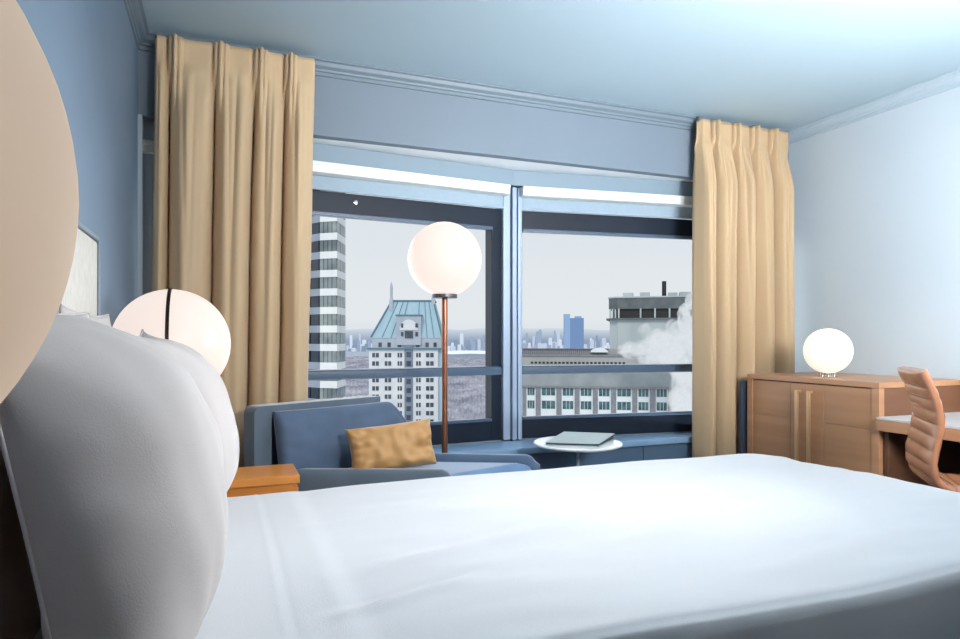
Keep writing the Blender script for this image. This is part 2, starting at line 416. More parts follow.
def pillow_mesh(w, h, t, seedv, q=.42, cr=.012, N=44, ears=.05, wr_=1.0, back=1.0, sag=0.0):
    bm = bmesh.new()
    sheets = []
    for sg in (1, -1):
        V = []
        for i in range(N+1):
            row = []
            for j in range(N+1):
                u = -math.cos(math.pi*i/N); v = -math.cos(math.pi*j/N)
                u = .55*u+.45*(2*i/N-1); v = .55*v+.45*(2*j/N-1)
                prof = ((1-abs(u)**2.6)*(1-abs(v)**2.6)); prof = max(prof, 0)**(q*(1+sag*v))
                # sides pull in between the corners
                px = u*(1-ears*(1-v*v)*abs(u)**3); py = v*(1-ears*(1-u*u)*abs(v)**3)
                z = (1 if sg > 0 else -back)*t/2*prof
                n1 = noise.noise(Vector((u*2.1+seedv, v*2.1, sg*3.0)))
                n2 = noise.noise(Vector((u*5+seedv, v*2.0+u, sg*7.0)))
                edge = (1-max(abs(u), abs(v)))
                z += sg*(n1*cr*2.0+n2*cr)*min(1, prof*1.3)*wr_
                a = math.atan2(v, u)
                z += sg*cr*.4*math.sin(a*17+seedv)*math.exp(-((edge-.10)/.10)**2)*min(1, edge*12)*wr_
                row.append(bm.verts.new((px*w/2, py*h/2, z)))
            V.append(row)
        for i in range(N):
            for j in range(N): bm.faces.new((V[i][j], V[i+1][j], V[i+1][j+1], V[i][j+1]))
    bmesh.ops.remove_doubles(bm, verts=bm.verts[:], dist=.0006)
    return bm
def pillow(name, w, h, t, mtx, m, label, cat, seedv, group=None, piping=True, **k):
    root = link(name, pillow_mesh(w, h, t, seedv, **k), m, sm=True)
    root.matrix_world = mtx
    tag(root, label, cat, group)
    if piping:
        b = bmesh.new(); pts = []
        e = k.get('ears', .05)
        for a in range(4):
            for i in range(20):
                s = -1+2*i/20
                u, v = ((s,-1), (1,s), (-s,1), (-1,-s))[a]
                pts.append((u*(1-e*(1-v*v)*abs(u)**3)*w/2, v*(1-e*(1-u*u)*abs(v)**3)*h/2, 0))
        pts.append(pts[0]); tube(b, pts, .003, 6)
        link('piping', b, m, root, sm=True)
    return root
def frame(nrm, up, loc):
    z = Vector(nrm).normalized(); x = Vector(up).cross(z).normalized(); y = z.cross(x)
    R = Matrix((x, y, z)).transposed().to_4x4(); return Matrix.Translation(Vector(loc)) @ R
Z = Vector((0,0,1))
# back pair against the headboard, front pair leaning on them
pillow('bed_pillow', .66, .62, .07, frame((1,0,.03), Z, (-.325, 2.02, EYE-.235)), M['pillow'], 'white pillow standing against the headboard near the lit bedside lamp', 'pillow', 2.1, 'white pillows on the bed', back=.6, cr=.003)
pillow('bed_pillow', .70, .62, .07, frame((1,0,.03), Z, (-.325, 1.30, EYE-.235)), M['pillow'], 'white pillow against the headboard, behind the foremost pillow', 'pillow', 5.4, 'white pillows on the bed', back=.6, cr=.003)
pillow('bed_pillow', .72, .60, .40, frame((1,.0,.27), Z, (-.168, 2.07, EYE-.262)), M['pillow'], 'white pillow with a pointed corner raised in front of the lit globe', 'pillow', 8.2, 'white pillows on the bed', ears=.14, back=.12, q=.68, cr=.007)
pillow('bed_pillow', .74, .64, .46, frame((1,-.02,.20), Z, (-.232, 1.36, EYE-.255)), M['pillow'], 'large plump white pillow filling the front, shaded side towards the viewer', 'pillow', 3.3, 'white pillows on the bed', q=.62, back=.12, cr=.008, sag=.55)

# ------------------------------------------------------------ globe lamps
def globe(bm, r, c, seg=64, rings=40, hole=.0):
    prof = [(r*math.sin(math.pi*k/rings), -r*math.cos(math.pi*k/rings)) for k in range(rings+1)]
    prof[0] = (0, -r); prof[-1] = (0, r)
    lathe(bm, prof, seg, c)
def table_lamp(c, r, base_z, gm, label, strap=True, base='bronze', br=.05):
    root = empty('table_lamp', (c[0], c[1], base_z)); tag(root, label, 'lamp')
    hz = c[2]-base_z
    bm = bmesh.new(); globe(bm, r, (0,0,hz)); link('globe_shade', bm, M[gm], root, sm=True)
    link('base', LA([(0,0), (br,0), (br,.012), (br-.006,.016), (0,.016)], 48), M[base], root, sm=False, bevel=.002)
    link('stem', LA([(0,.014), (.016,.014), (.016,hz-r+.01), (.045,hz-r+.012), (.05,hz-r+.02), (0,hz-r+.02)], 32), M[base], root, sm=False)
    if strap:
        b = bmesh.new(); n = 60; A = []
        for i in range(n+1):
            a = math.radians(-88+176*i/n)
            pr = []
            for (dx, dr) in ((-.006,.0005), (-.006,.006), (.006,.006), (.006,.0005)):
                rr = r+dr; pr.append(b.verts.new((dx-.004, -rr*math.cos(a), hz+rr*math.sin(a))))
            A.append(pr)
        for p, q in zip(A, A[1:]):
            for k in range(4): b.faces.new((p[k], p[(k+1)%4], q[(k+1)%4], q[k]))
        link('strap', b, M['bronze'], root)
    return root
table_lamp((-.1735, 2.695, 1.057), .2055, .54, 'opal', 'lit globe bedside lamp with a dark metal strap, between the pillows and left curtain')
table_lamp((-.2084, .3079, 1.1403), .1517, .52, 'opal_dim', 'large beige globe bedside lamp close to the viewer beside the pillows', strap=False)
# short cabinet lamp
cl = empty('table_lamp', (3.39, 2.864, EYE-.234)); tag(cl, 'small lit white globe lamp standing on the oak cabinet', 'lamp')
bm = bmesh.new(); globe(bm, .135, (0,0,.157)); link('globe_shade', bm, M['opal_desk'], cl, sm=True)
link('base', LA([(0,0), (.055,0), (.055,.006), (.035,.008), (0,.008)], 40), M['chrome'], cl)
for dx, dy in ((-.022,.022), (.022,-.022), (0,0)): link('support_tube', LA([(0,.007), (.013,.007), (.013,.045), (0,.045)], 24, (dx,dy,0)), M['chrome'], cl)
# floor lamp
fl = empty('floor_lamp', (1.149, 3.426, 0)); tag(fl, 'tall floor lamp with a lit white globe on a copper pole behind the armchair', 'lamp')
bm = bmesh.new(); globe(bm, .205, (0,0,1.518)); link('globe_shade', bm, M['opal'], fl, sm=True)
link('cap', LA([(0,1.300), (.066,1.300), (.070,1.305), (.070,1.322), (0,1.322)], 40), M['lampcap'], fl)
link('pole', LA([(0,.02), (.0165,.02), (.0165,1.301), (0,1.301)], 24), M['copper'], fl, sm=False)
link('base', LA([(0,0), (.13,0), (.13,.014), (.122,.02), (0,.022)], 48), M['bronze'], fl)

# ------------------------------------------------------------ bedside tables
def nightstand(x0, x1, y0, y1, zt, label, front=1):
    root = empty('nightstand', ((x0+x1)/2, (y0+y1)/2, 0)); tag(root, label, 'nightstand', 'wooden nightstands beside the bed')
    w = (x1-x0)/2; d = (y1-y0)/2
    link('top', BX(-w, w, -d, d, zt-.032, zt), M['nswood'], root, bevel=.003)
    link('body', BX(-w+.012, w-.02, -d+.012, d-.012, .12, zt-.034), M['nswood'], root, bevel=.003)
    for k in range(2):
        dr = link('drawer', BX(w-.02, w-.003, -d+.02, d-.02, .14+k*.2, .325+k*.2 if k == 0 else zt-.05), M['nswood'], root, bevel=.003)
        link('knob', LA([(0,0),(.012,0),(.012,.02),(0,.022)], 20, (w-.002, 0, .22+k*.2)), M['brass'], dr)
    for sx in (-1, 1):
        for sy in (-1, 1): link('leg', LA([(0,0),(.014,0),(.018,.125),(0,.125)], 16, (sx*(w-.04), sy*(d-.04), 0)), M['brass'], root)
nightstand(-.375, .285, 2.64, 2.90, .54, 'amber wood nightstand between the bed and the armchair')
nightstand(-.375, .10, .06, .56, .52, 'amber wood nightstand under the near beige globe lamp')

# ------------------------------------------------------------ armchair
A_, B_, C_, D_ = Vector((.13,3.12)), Vector((.77,3.44)), Vector((1.545,3.04)), Vector((.985,2.76))
ac = empty('armchair', (.8, 3.1, 0)); tag(ac, 'blue-grey velvet armchair with wide low arms below the left window', 'armchair')
def off(p, q, d):
    n = (q-p).normalized(); return Vector((n.y, -n.x))*d     # to the right of p->q
def aput(name, bm, m, bevel=0, seg=3, sm=False, par=None):
    bmesh.ops.translate(bm, verts=bm.verts[:], vec=(-.8,-3.1,0))
    return link(name, bm, m, par or ac, bevel=bevel, seg=seg, sm=sm)
ab = (B_-A_).normalized(); abn = Vector((-ab.y, ab.x))   # outward (towards window)
# arms
def arm(p, q, inn, z1, th, m):
    d = (q-p).normalized(); n = inn
    bm = bmesh.new(); K = 14
    def fn(u, v):
        pos = p+(q-p)*u
        ang = 2*math.pi*v
        cx, cz = math.cos(ang), math.sin(ang)
        ex = .45
        sx = math.copysign(abs(cx)**ex, cx)*.5+.5; sz = math.copysign(abs(cz)**ex, cz)*.5+.5
        zz = .14+(z1-.14)*sz
        e = smooth(0, .06, u)*smooth(1, .95, u)
        thx = th*(.82+.18*e)
        pos = pos+n*(sx-.5)*thx+n*th*.5
        if zz > z1-.07: zz -= (1-smooth(1, .93, u))*.05*((zz-(z1-.07))/.07)
        return (pos.x, pos.y, zz)
    V = grid(bm, fn, 40, 40)
    bm.faces.new([V[0][j] for j in range(40)]); bm.faces.new([V[40][j] for j in range(40)][::-1])
    bmesh.ops.remove_doubles(bm, verts=bm.verts[:], dist=1e-5)
    return aput('arm', bm, m, sm=True)
na = off(A_, D_, -1).normalized(); nb = off(B_, C_, 1).normalized()
arm(A_-ab*.0, D_, na, .48, .085, M['velvet'])
arm(B_, C_, nb, .475, .075, M['velvetd'])
# seat
ia, ib, ic, idd = A_+na*.07+abn*.0, B_+nb*.06, C_+nb*.06-(C_-B_).normalized()*.02, D_+na*.07-(D_-A_).normalized()*.02
aput('seat_base', PR([tuple(ia), tuple(ib), tuple(ic), tuple(idd)], .14, .31), M['velvet'], .02)
aput('seat_cushion', PR([tuple(ia+na*.02), tuple(ib+nb*.02), tuple(ic+(C_-B_).normalized()*.0), tuple(idd)], .312, .445), M['velvetl'], .045, 6)
# back frame: post + rail round a recessed panel
def wpt(t, o, z):   # t along AB (m), o outward, z
    p = A_+ab*t+abn*o; return (p.x, p.y, z)
LB = (B_-A_).length
zt = EYE-.312
bm = bmesh.new()
K = 16; outer = []; inner = []
rad = .035
out = [(0,.14)] + [(rad-rad*math.cos(a*math.pi/2/8), zt-rad+rad*math.sin(a*math.pi/2/8)) for a in range(9)] + [(LB+.02, zt), (LB+.02, zt-.045), (.10,zt-.052), (.092,zt-.06), (.09,.14)]
f0 = [bm.verts.new(wpt(t, -.01-.07*(z-.14)*0, z)) for t, z in out]; f1 = [bm.verts.new(wpt(t, .085, z)) for t, z in out]
bm.faces.new(f0); bm.faces.new(f1[::-1])
for i in range(len(out)): bm.faces.new((f0[i], f0[(i+1)%len(out)], f1[(i+1)%len(out)], f1[i]))
aput('back_frame', bm, M['velvet'], .012, 4)
bm = bmesh.new()
pts = [wpt(.085,.03,0), wpt(LB,.03,0), wpt(LB,.08,0), wpt(.085,.08,0)]
prism(bm, pts, .14, zt-.04)
aput('back_panel', bm, M['velvetd'], .01)
# loose back cushion
bm = pillow_mesh(LB+.10, .34, .15, 6.6, q=.30, cr=.006, ears=.02, N=36)
for v in bm.verts:
    u = v.co.x/((LB+.10)/2)
    v.co.y -= smooth(.62, 1.05, u)*.17*smooth(-.1,.18,v.co.y+.0)
mtx = frame((-abn.x, -abn.y, .20), Z, wpt((LB+.10)/2+.085, -.06, .575))
for v in bm.verts: v.co = mtx @ v.co
aput('back_cushion', bm, M['velvetc'], sm=True)
for p in (A_+ab*.05-abn*.03, B_-ab*.05-abn*.03, C_-(C_-B_).normalized()*.06+nb*.03, D_-(D_-A_).normalized()*.06+na*.03):
    aput('leg', LA([(0,0),(.012,0),(.02,.145),(0,.145)], 16, (p.x, p.y, 0)), M['bronze'])
# gold lumbar cushion
pm = frame((.02,-1,.30), (-.075,0,1), P(392,447,3.11))
pillow('throw_pillow', .42, .225, .15, pm, M['gold'], 'gold satin lumbar cushion resting in the blue armchair', 'cushion', 9.4, q=.36, cr=.014, ears=.06, piping=False)

# ------------------------------------------------------------ round table and folder
rt = empty('side_table', (1.92, 3.30, 0)); tag(rt, 'small round white side table in front of the window bench', 'table')
link('tabletop', LA([(0,.458), (.245,.458), (.256,.466), (.256,.472), (.250,.476), (0,.476)], 72), M['tabletop'], rt)
link('pedestal', LA([(0,.015), (.010,.015), (.010,.458), (0,.458)], 24), M['mull'], rt)
link('base', LA([(0,0), (.16,0), (.16,.012), (.15,.018), (0,.018)], 48), M['bronze'], rt)
q = [Vector((1.69,3.27)), Vector((1.945,3.11)), Vector((2.18,3.31)), Vector((1.935,3.49))]
fd = empty('folder', (1.93, 3.30, .476)); tag(fd, 'sage grey hardcover folder lying on the round white table', 'folder')
def slab(q, zs0, zs1, ox=1.93, oy=3.30, oz=.476):
    bm = bmesh.new(); a = [bm.verts.new((p.x-ox, p.y-oy, z)) for p, z in zip(q, zs0)]; b = [bm.verts.new((p.x-ox, p.y-oy, z)) for p, z in zip(q, zs1)]
    bm.faces.new(a[::-1]); bm.faces.new(b)
    for i in range(4): bm.faces.new((a[i], a[(i+1)%4], b[(i+1)%4], b[i]))
    return bm
cen = sum(q, Vector((0,0)))/4
qi = [cen+(p-cen)*.96 for p in q]
link('back_cover', slab(q, [0]*4, [.004]*4), M['folder'], fd)
link('page_block', slab(qi, [.004]*4, [.012,.012,.030,.030]), M['pages'], fd)
link('front_cover', slab(q, [.0125,.0125,.031,.031], [.0165,.0165,.035,.035]), M['folder'], fd, bevel=.0015, seg=2)

# ------------------------------------------------------------ cabinet, desk
ZC = EYE-.234
cb = empty('cabinet', (3.2, 2.85, 0)); tag(cb, 'oak cabinet with two doors and long brass handles against the right wall', 'cabinet')
CX, CY0, CY1 = 3.20, 2.39, 3.31
def cput(name, bm, m, par=None, bevel=.002, **k):
    bmesh.ops.translate(bm, verts=bm.verts[:], vec=(-3.2,-2.85,0)); return link(name, bm, m, par or cb, bevel=bevel, seg=2, **k)
cput('top', BX(CX-.005, XR-.005, CY0, CY1, ZC-.03, ZC), M['oakframe'])
sp_ = cput('side_panel', BX(CX-.005, CX+.035, CY0, CY0+.045, .03, ZC-.031), M['oakframe'])
cput('side_board', BX(CX+.036, XR-.005, CY0+.002, CY0+.043, .03, ZC-.031), M['oakshade'], par=sp_)
cput('side_panel', BX(CX-.005, XR-.005, CY1-.045, CY1, .03, ZC-.031), M['oakframe'])
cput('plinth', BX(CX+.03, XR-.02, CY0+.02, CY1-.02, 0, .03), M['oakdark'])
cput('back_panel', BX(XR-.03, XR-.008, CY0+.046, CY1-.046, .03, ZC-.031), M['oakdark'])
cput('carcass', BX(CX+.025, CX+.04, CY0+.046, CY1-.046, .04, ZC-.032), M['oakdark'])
mid = 2.848
for y0, y1, s in ((CY0+.048, mid-.0015, 1), (mid+.0015, CY1-.048, -1)):
    bm = bmesh.new(); sp = EYE-.24-.245
    ys = (y1-.115) if s > 0 else (y0+.115)
    if s > 0: yl0, yl1, st0, st1 = y0, ys-.002, ys, y1
    else: yl0, yl1, st0, st1 = ys+.002, y1, y0, ys
    box(bm, CX, CX+.022, st0, st1, .045, ZC-.036)
    box(bm, CX, CX+.022, yl0, yl1, sp+.002, ZC-.036)
    box(bm, CX, CX+.022, yl0, yl1, .045, sp-.002)
    box(bm, CX+.008, CX+.022, y0, y1, .045, ZC-.036)
    d = cput('door', bm, M['oak'], bevel=.0015)
    hy = mid-s*.042
    b = bmesh.new(); z0, z1 = ZC-.56, ZC-.075
    box(b, CX-.040, CX-.026, hy-.011, hy+.011, z0, z1)
    box(b, CX-.028, CX, hy-.007, hy+.007, z1-.014, z1); box(b, CX-.028, CX, hy-.007, hy+.007, z0, z0+.014)
    h = cput('handle', b, M['brass'], par=d, bevel=.003)

dk = empty('desk', (3.5, 1.6, 0)); tag(dk, 'oak desk with a pale stone top along the right wall', 'desk')
def dput(name, bm, m, par=None, bevel=.002, **k):
    bmesh.ops.translate(bm, verts=bm.verts[:], vec=(-3.5,-1.6,0)); return link(name, bm, m, par or dk, bevel=bevel, seg=2, **k)
DY0, DY1, DZ = .55, CY0-.003, EYE-.412
dput('stone_top', BX(3.17, XR-.035, DY0, DY1, DZ-.012, DZ), M['stone'])
dput('desk_frame', BX(3.17, XR-.035, DY0, DY1, DZ-.07, DZ-.013), M['oakframe'])
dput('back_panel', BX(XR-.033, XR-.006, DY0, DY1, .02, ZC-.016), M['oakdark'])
dput('top_rail', BX(XR-.045, XR-.006, DY0, DY1, ZC-.015, ZC), M['oakframe'])
dput('side_panel', BX(3.2, XR-.034, DY0, DY0+.04, 0, DZ-.072), M['oakframe'])
bm = BX(3.22, XR-.036, DY1-.03, DY1-.002, 0, DZ-.071); dput('side_panel', bm, M['oakdark'])
# socket plate
so = P(935.5, 394.5, 1); k = (XR-.036)/so.x; sc = so.x; py = ray(935.5,394.5)*((XR-.035)/ray(935.5,394.5).x)
sk = empty('wall_socket', (XR-.033, py.y, EYE+py.z)); tag(sk, 'ivory power socket above the desk', 'socket')
link('plate', BX(-.010, 0, -.040, .040, -.052, .052), M['plate'], sk, bevel=.003)
for z in (-.024, .024):
    b = bmesh.new(); box(b, -.0125, -.0095, -.017, .017, z-.014, z+.014); link('outlet', b, M['plate'], sk, bevel=.001)
    for y in (-.007, .007): link('slot', BX(-.0132, -.0122, y-.0015, y+.0015, z-.006, z+.006), M['slot'], sk)
# narrow navy panel, added to fill the dark gap beside the cabinet
np_ = link('gap_panel', BX(3.17, XR-.2, 3.33, 3.355, 0, ZC-.05), M['navy'], bevel=.004)
tag(np_, 'narrow dark navy panel added for the dark gap between the cabinet and the right curtain', 'panel')

# ------------------------------------------------------------ desk chair
hd = math.radians(133)
fw = Vector((math.sin(hd), math.cos(hd)))       # facing
rot = math.atan2(fw.y, fw.x)
dc = empty('desk_chair', (2.885, 1.85, 0), rot); tag(dc, 'tan leather desk chair with a ribbed curved back at the desk', 'chair')
# local: +x forward, +y left; back profile (x, z)
prof = [(.0,.44), (-.075,.49), (-.095,.56), (-.085,.64), (-.07,.72), (-.078,.80), (-.10,.87), (-.13,.945)]
def cat(pts, t):
    n = len(pts)-1; s = min(max(t*n, 0), n-1e-6); i = int(s); u = s-i
    g = lambda k: Vector(pts[max(0, min(n, k))])
    p0, p1, p2, p3 = g(i-1), g(i), g(i+1), g(i+2)
    return .5*((2*p1)+(-p0+p2)*u+(2*p0-5*p1+4*p2-p3)*u*u+(-p0+3*p1-3*p2+p3)*u**3)
def ribbed(pr, W, T, ribs, name, thick_bulge=.013):
    bm = bmesh.new(); nv = ribs*12
    def side(sg):
        def fn(u, v):
            p = cat(pr, v); a = cat(pr, min(1, v+.004)); b = cat(pr, max(0, v-.004)); t = (a-b).normalized(); n = Vector((t.y, -t.x))
            r = abs(math.sin(math.pi*min(v, .875)*ribs*1.0285))**.6 if v < .875 else abs(math.sin(math.pi*(.0+(v-.875)/.125)))**.4
            y = (u*2-1)
            ed = (1-abs(y)**8)
            h = (T/2-thick_bulge)*(.35+.65*ed)+thick_bulge*(r*(1-abs(y)**5)+.55*abs(y)**5)*(.5+.5*ed)
            q = p+n*h*sg
            return (q.x, y*W/2*(1+.0*r), q.y)
        return fn
    for sg in (1, -1): grid(bm, side(sg), 28, nv)
    # close the rim
    bmesh.ops.remove_doubles(bm, verts=bm.verts[:], dist=1e-6)
    e = [x for x in bm.edges if x.is_boundary]
    bmesh.ops.bridge_loops(bm, edges=e)
    return link(name, bm, M['leather'], dc, sm=True)
ribbed(prof, .42, .056, 10, 'backrest')
ribbed([(-.02,.455), (.10,.445), (.25,.452), (.40,.45), (.45,.43)], .46, .055, 7, 'seat')
link('column', LA([(0,.08), (.028,.08), (.028,.42), (0,.42)], 24, (.2,0,0)), M['chrome'], dc)
for k in range(5):
    a = 2*math.pi*k/5
    b = bmesh.new(); tube(b, [(.2,0,.10), (.2+.27*math.cos(a), .27*math.sin(a), .06)], .015)
    lg = link('leg', b, M['chrome'], dc, sm=True)
    b = bmesh.new(); tube(b, [(.2+.27*math.cos(a)-.012*math.sin(a), .27*math.sin(a)+.012*math.cos(a), .028), (.2+.27*math.cos(a)+.012*math.sin(a), .27*math.sin(a)-.012*math.cos(a), .028)], .027, 18)
    link('caster', b, M['black'], lg, sm=True)

# ------------------------------------------------------------ outdoors
GZ = -150.0
HZ = (.55,.64,.73,1)
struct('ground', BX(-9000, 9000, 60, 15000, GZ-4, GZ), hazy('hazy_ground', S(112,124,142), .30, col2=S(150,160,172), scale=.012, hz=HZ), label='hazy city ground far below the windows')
def cam2(px, f, z):      # world point below/above pixel column px at forward distance f
    r = ray(px); return Vector((r.x*f, r.y*f, z))
# bare winter park
M['park'] = hazy('bare_trees', S(84,86,102), .22, col2=S(166,162,170), scale=.011, hz=(.5,.58,.70,1))
bm = bmesh.new()
def pf(u, v):
    px = 330+u*178; f = 900*(5.4**v)
    return cam2(px, f, GZ+6+14*abs(noise.noise(Vector((u*60, v*60, 2))))+10*noise.noise(Vector((u*9, v*9, 4))))
grid(bm, pf, 120, 160)
pk = link('park_trees', bm, M['park']); tag(pk, 'bare brownish winter trees of the park below the left window', 'trees', kind='stuff')
bm = bmesh.new()
r0 = [cam2(px, f, GZ+26) for px, f in ((440,5200), (452,5000), (470,5200), (498,5000), (520,5100), (520,6300), (498,6250), (470,6500), (452,6400), (440,5900))]
vs = [bm.verts.new(p) for p in r0]; bm.faces.new(vs)
struct('river', bm, hazy('pale_water', S(206,216,226), .35, hz=(.8,.86,.92,1)), label='pale strip of water beyond the park')
# hazy ridge
bm = bmesh.new()
def hf(u, v):
    px = 150+u*760; f = 8200+900*v
    top = 150+50*noise.noise(Vector((u*7, 0, 3)))+22*noise.noise(Vector((u*33, 0, 8)))
    return cam2(px, f+1800, GZ+(top-GZ)*v)
grid(bm, hf, 160, 6)
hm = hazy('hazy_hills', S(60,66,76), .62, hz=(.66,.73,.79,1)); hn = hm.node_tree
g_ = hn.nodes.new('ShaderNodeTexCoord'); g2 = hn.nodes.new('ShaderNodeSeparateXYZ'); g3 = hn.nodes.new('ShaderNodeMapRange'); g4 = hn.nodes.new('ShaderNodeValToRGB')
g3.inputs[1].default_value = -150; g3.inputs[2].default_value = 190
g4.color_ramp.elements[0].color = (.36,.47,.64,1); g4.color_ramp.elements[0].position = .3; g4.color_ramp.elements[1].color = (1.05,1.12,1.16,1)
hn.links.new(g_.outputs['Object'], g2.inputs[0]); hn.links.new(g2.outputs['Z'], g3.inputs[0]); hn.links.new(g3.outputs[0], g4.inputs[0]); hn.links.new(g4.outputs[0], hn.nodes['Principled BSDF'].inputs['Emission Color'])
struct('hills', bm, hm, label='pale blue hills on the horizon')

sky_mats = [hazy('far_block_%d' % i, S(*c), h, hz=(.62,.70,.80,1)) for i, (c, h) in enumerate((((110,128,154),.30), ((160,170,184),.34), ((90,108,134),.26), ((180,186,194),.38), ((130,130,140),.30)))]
unit = None
def tower_block(px, ytop, wpx, f, m, root_name='distant_building'):
    w = wpx/F*f; c = cam2(px, f, GZ); ht = EYE+(338-ytop)/F*f-GZ
    bm = bmesh.new(); box(bm, -w/2, w/2, 0, w*.8, 0, ht*.97); box(bm, -w*.3, w*.3, w*.1, w*.6, ht*.97, ht)
    o = link(root_name, bm, m); o.location = c; o.rotation_euler = (0,0,-math.atan2(c.x, c.y)+random.uniform(-.3,.3))
    return o
for (a, b, rows) in ((522, 614, (4300, 5200, 6200, 7400, 8600)), (343, 376, (7300, 8300, 9300)), (444, 496, (7300, 8300, 9300))):
    for ri, f0 in enumerate(rows):
        px = a+random.uniform(0, 2)
        while px < b:
            wp = random.uniform(1.6, 4.2)
            ht = random.choice((35, 50, 60, 70, 80, 95, 110, 125))*random.uniform(.8, 1.2)
            if random.random() < .10: ht = random.uniform(150, 235)
            f = f0+random.uniform(-150, 150)
            o = tower_block(px+wp/2, 338-(GZ+ht-EYE)*F/f, wp, f, random.choice(sky_mats))
            tag(o, 'small pale blue building block fading into haze on the skyline', 'building', 'hazy buildings on the skyline')
            px += wp*1.35+random.uniform(.4, 1.6)

# slab tower on the skyline
bt = empty('office_tower', cam2(574, 1000, GZ), -math.radians(25)); tag(bt, 'slim blue tower standing alone on the distant skyline', 'building')
mb = hazy('blue_tower', S(96,124,164), .14, hz=(.5,.62,.8,1)); mb2 = hazy('blue_tower_light', S(128,154,188), .16, hz=(.5,.62,.8,1))
zt1 = EYE+(338-318)/F*1000-GZ; zt2 = EYE+(338-314)/F*1000-GZ
link('main_block', BX(-6, 15, 0, 18, 0, zt1), mb, bt); link('stair_block', BX(-15, -6, 0, 14, 0, zt2), mb2, bt)
link('roof_box', BX(2, 12, 4, 12, zt1, zt1+3), mb2, bt)

win_cache = {}
def dupe(src, parent, loc=None, rz=None):
    o = src.copy(); C.objects.link(o); o.parent = parent
    if loc is not None: o.location = loc
    if rz is not None: o.rotation_euler = (0,0,rz)
    return o
# A: banded curved tower on the left
white = hazy('white_spandrel', S(226,228,226), .06, col2=S(212,216,216), scale=.3)
shade = hazy('shaded_spandrel', S(150,158,170), .05, col2=S(138,146,158), scale=.3)
dglass = mat('dark_tower_glass', S(26,34,46), .15, col2=S(50,62,76), scale=.25, spec=.6)
lglass = mat('light_tower_glass', S(150,160,158), .25, col2=S(96,108,112), scale=.3, spec=.6)
mullm = hazy('tower_mullion', S(60,64,70), .02)
ta = empty('banded_tower', cam2(337, 120, GZ)); tag(ta, 'dark glass tower with white floor bands at the left window edge', 'building')
o0 = cam2(337, 120, 0)
tp = [cam2(285, 128, 0), cam2(320, 121, 0), cam2(337, 120, 0), cam2(345.5, 127, 0), cam2(345, 150, 0), cam2(290, 160, 0)]
tl = [Vector((p.x-o0.x, p.y-o0.y)) for p in tp]
def inset(pl, d):
    c = sum(pl, Vector((0,0)))/len(pl); return [c+(p-c)*(1-d) for p in pl]
pitch = 18.6/F*120; base_z = EYE+(338-236)/F*120-GZ
tin = inset(tl, .045)
link('core', PR([tuple(p) for p in tin], 0, base_z+pitch*5), M['black'], ta)
for fl_ in range(-11, 5):
    z = base_z+fl_*pitch
    bm = bmesh.new(); prism(bm, [tuple(p) for p in tl], z-.66, z+.66)
    for f_ in bm.faces:
        c = f_.calc_center_median(); 
        if abs(f_.normal.z) < .5:
            e = tl[1]; mid_ = (tl[0]+tl[1])/2
            if (Vector((c.x, c.y))-mid_).length < 1.0: f_.material_index = 1
    link('floor_band', bm, [white, shade], ta)
    for (i, j, m_, n_) in ((0,1,dglass,4), (1,2,lglass,4), (2,3,lglass,3)):
        a = tin[i]+(tl[i]-tin[i])*.5; b = tin[j]+(tl[j]-tin[j])*.5
        bm = bmesh.new()
        for q_ in range(n_):
            p = a.lerp(b, q_/n_+.03/n_*2); r_ = a.lerp(b, (q_+1)/n_-.02)
            d = (r_-p).normalized(); nn = Vector((d.y, -d.x))*.15
            prism(bm, [tuple(p+nn), tuple(r_+nn), tuple(r_-nn), tuple(p-nn)], z+.68, z+pitch-.68)
        link('window', bm, m_, ta)

# B: pale tower with a teal mansard roof
fb = 250.0
tb = empty('mansard_tower', cam2(405, fb, GZ), -math.atan2(ray(405).x, ray(405).y)-.10); tag(tb, 'pale stone tower with a steep teal roof and spire beyond the left window', 'building')
u = fb/F
def zb(y): return EYE+(338-y)*u-GZ
stone = hazy('pale_stone', S(214,216,218), .10, col2=S(198,202,206), scale=.25, hz=(.7,.76,.82,1))
stone2 = hazy('grey_stone', S(168,176,186), .10, col2=S(156,164,176), scale=.25)
teal = hazy('teal_copper', S(138,168,182), .14, col2=S(154,182,194), scale=.35, stretch=(1,1,.15), hz=(.5,.66,.74,1))
teald = hazy('teal_edge', S(84,118,134), .05)
recess = hazy('shaded_recess', S(118,130,148), .08, col2=S(104,116,134), scale=.3)
wdark = mat('small_window_dark', S(58,66,80), .3, col2=S(84,92,104), scale=.4)
X = lambda px: (px-405)*u
link('shaft', BX(X(369), X(438), 0, 26, 0, zb(349)), stone, tb)
link('side_wing', BX(X(438), X(443), 1.2, 24, 0, zb(350)), teal, tb)
link('center_bay', BX(X(404.5), X(413), -.25, 1, 0, zb(345)), recess, tb)
link('parapet', BX(X(367.5), X(443.5), -.8, 26.5, zb(349.5), zb(348)), teald, tb)
link('attic', BX(X(372), X(441), .5, 25, zb(348), zb(337)), stone2, tb)
bm = bmesh.new()
lo = [(X(370),.3), (X(443),.3), (X(443),25), (X(370),25)]; hi = [(X(389),7), (X(433),7), (X(433),18), (X(389),18)]
a = [bm.verts.new((p[0], p[1], zb(338))) for p in lo]; b = [bm.verts.new((p[0], p[1], zb(300))) for p in hi]
bm.faces.new(b); bm.faces.new(a[::-1])
for i in range(4): bm.faces.new((a[i], a[(i+1)%4], b[(i+1)%4], b[i]))
rf = link('roof', bm, teal, tb)
link('ridge_cap', BX(X(388), X(434), 6.5, 18.5, zb(300.5), zb(299)), teald, rf)
bm = bmesh.new()
for (xa, xb) in ((371, 389.5), (442, 432.5)):
    p0 = Vector((X(xa), .2, zb(337))); p1 = Vector((X(xb), 6.9, zb(300))); tube(bm, [p0, p1], .35, 6)
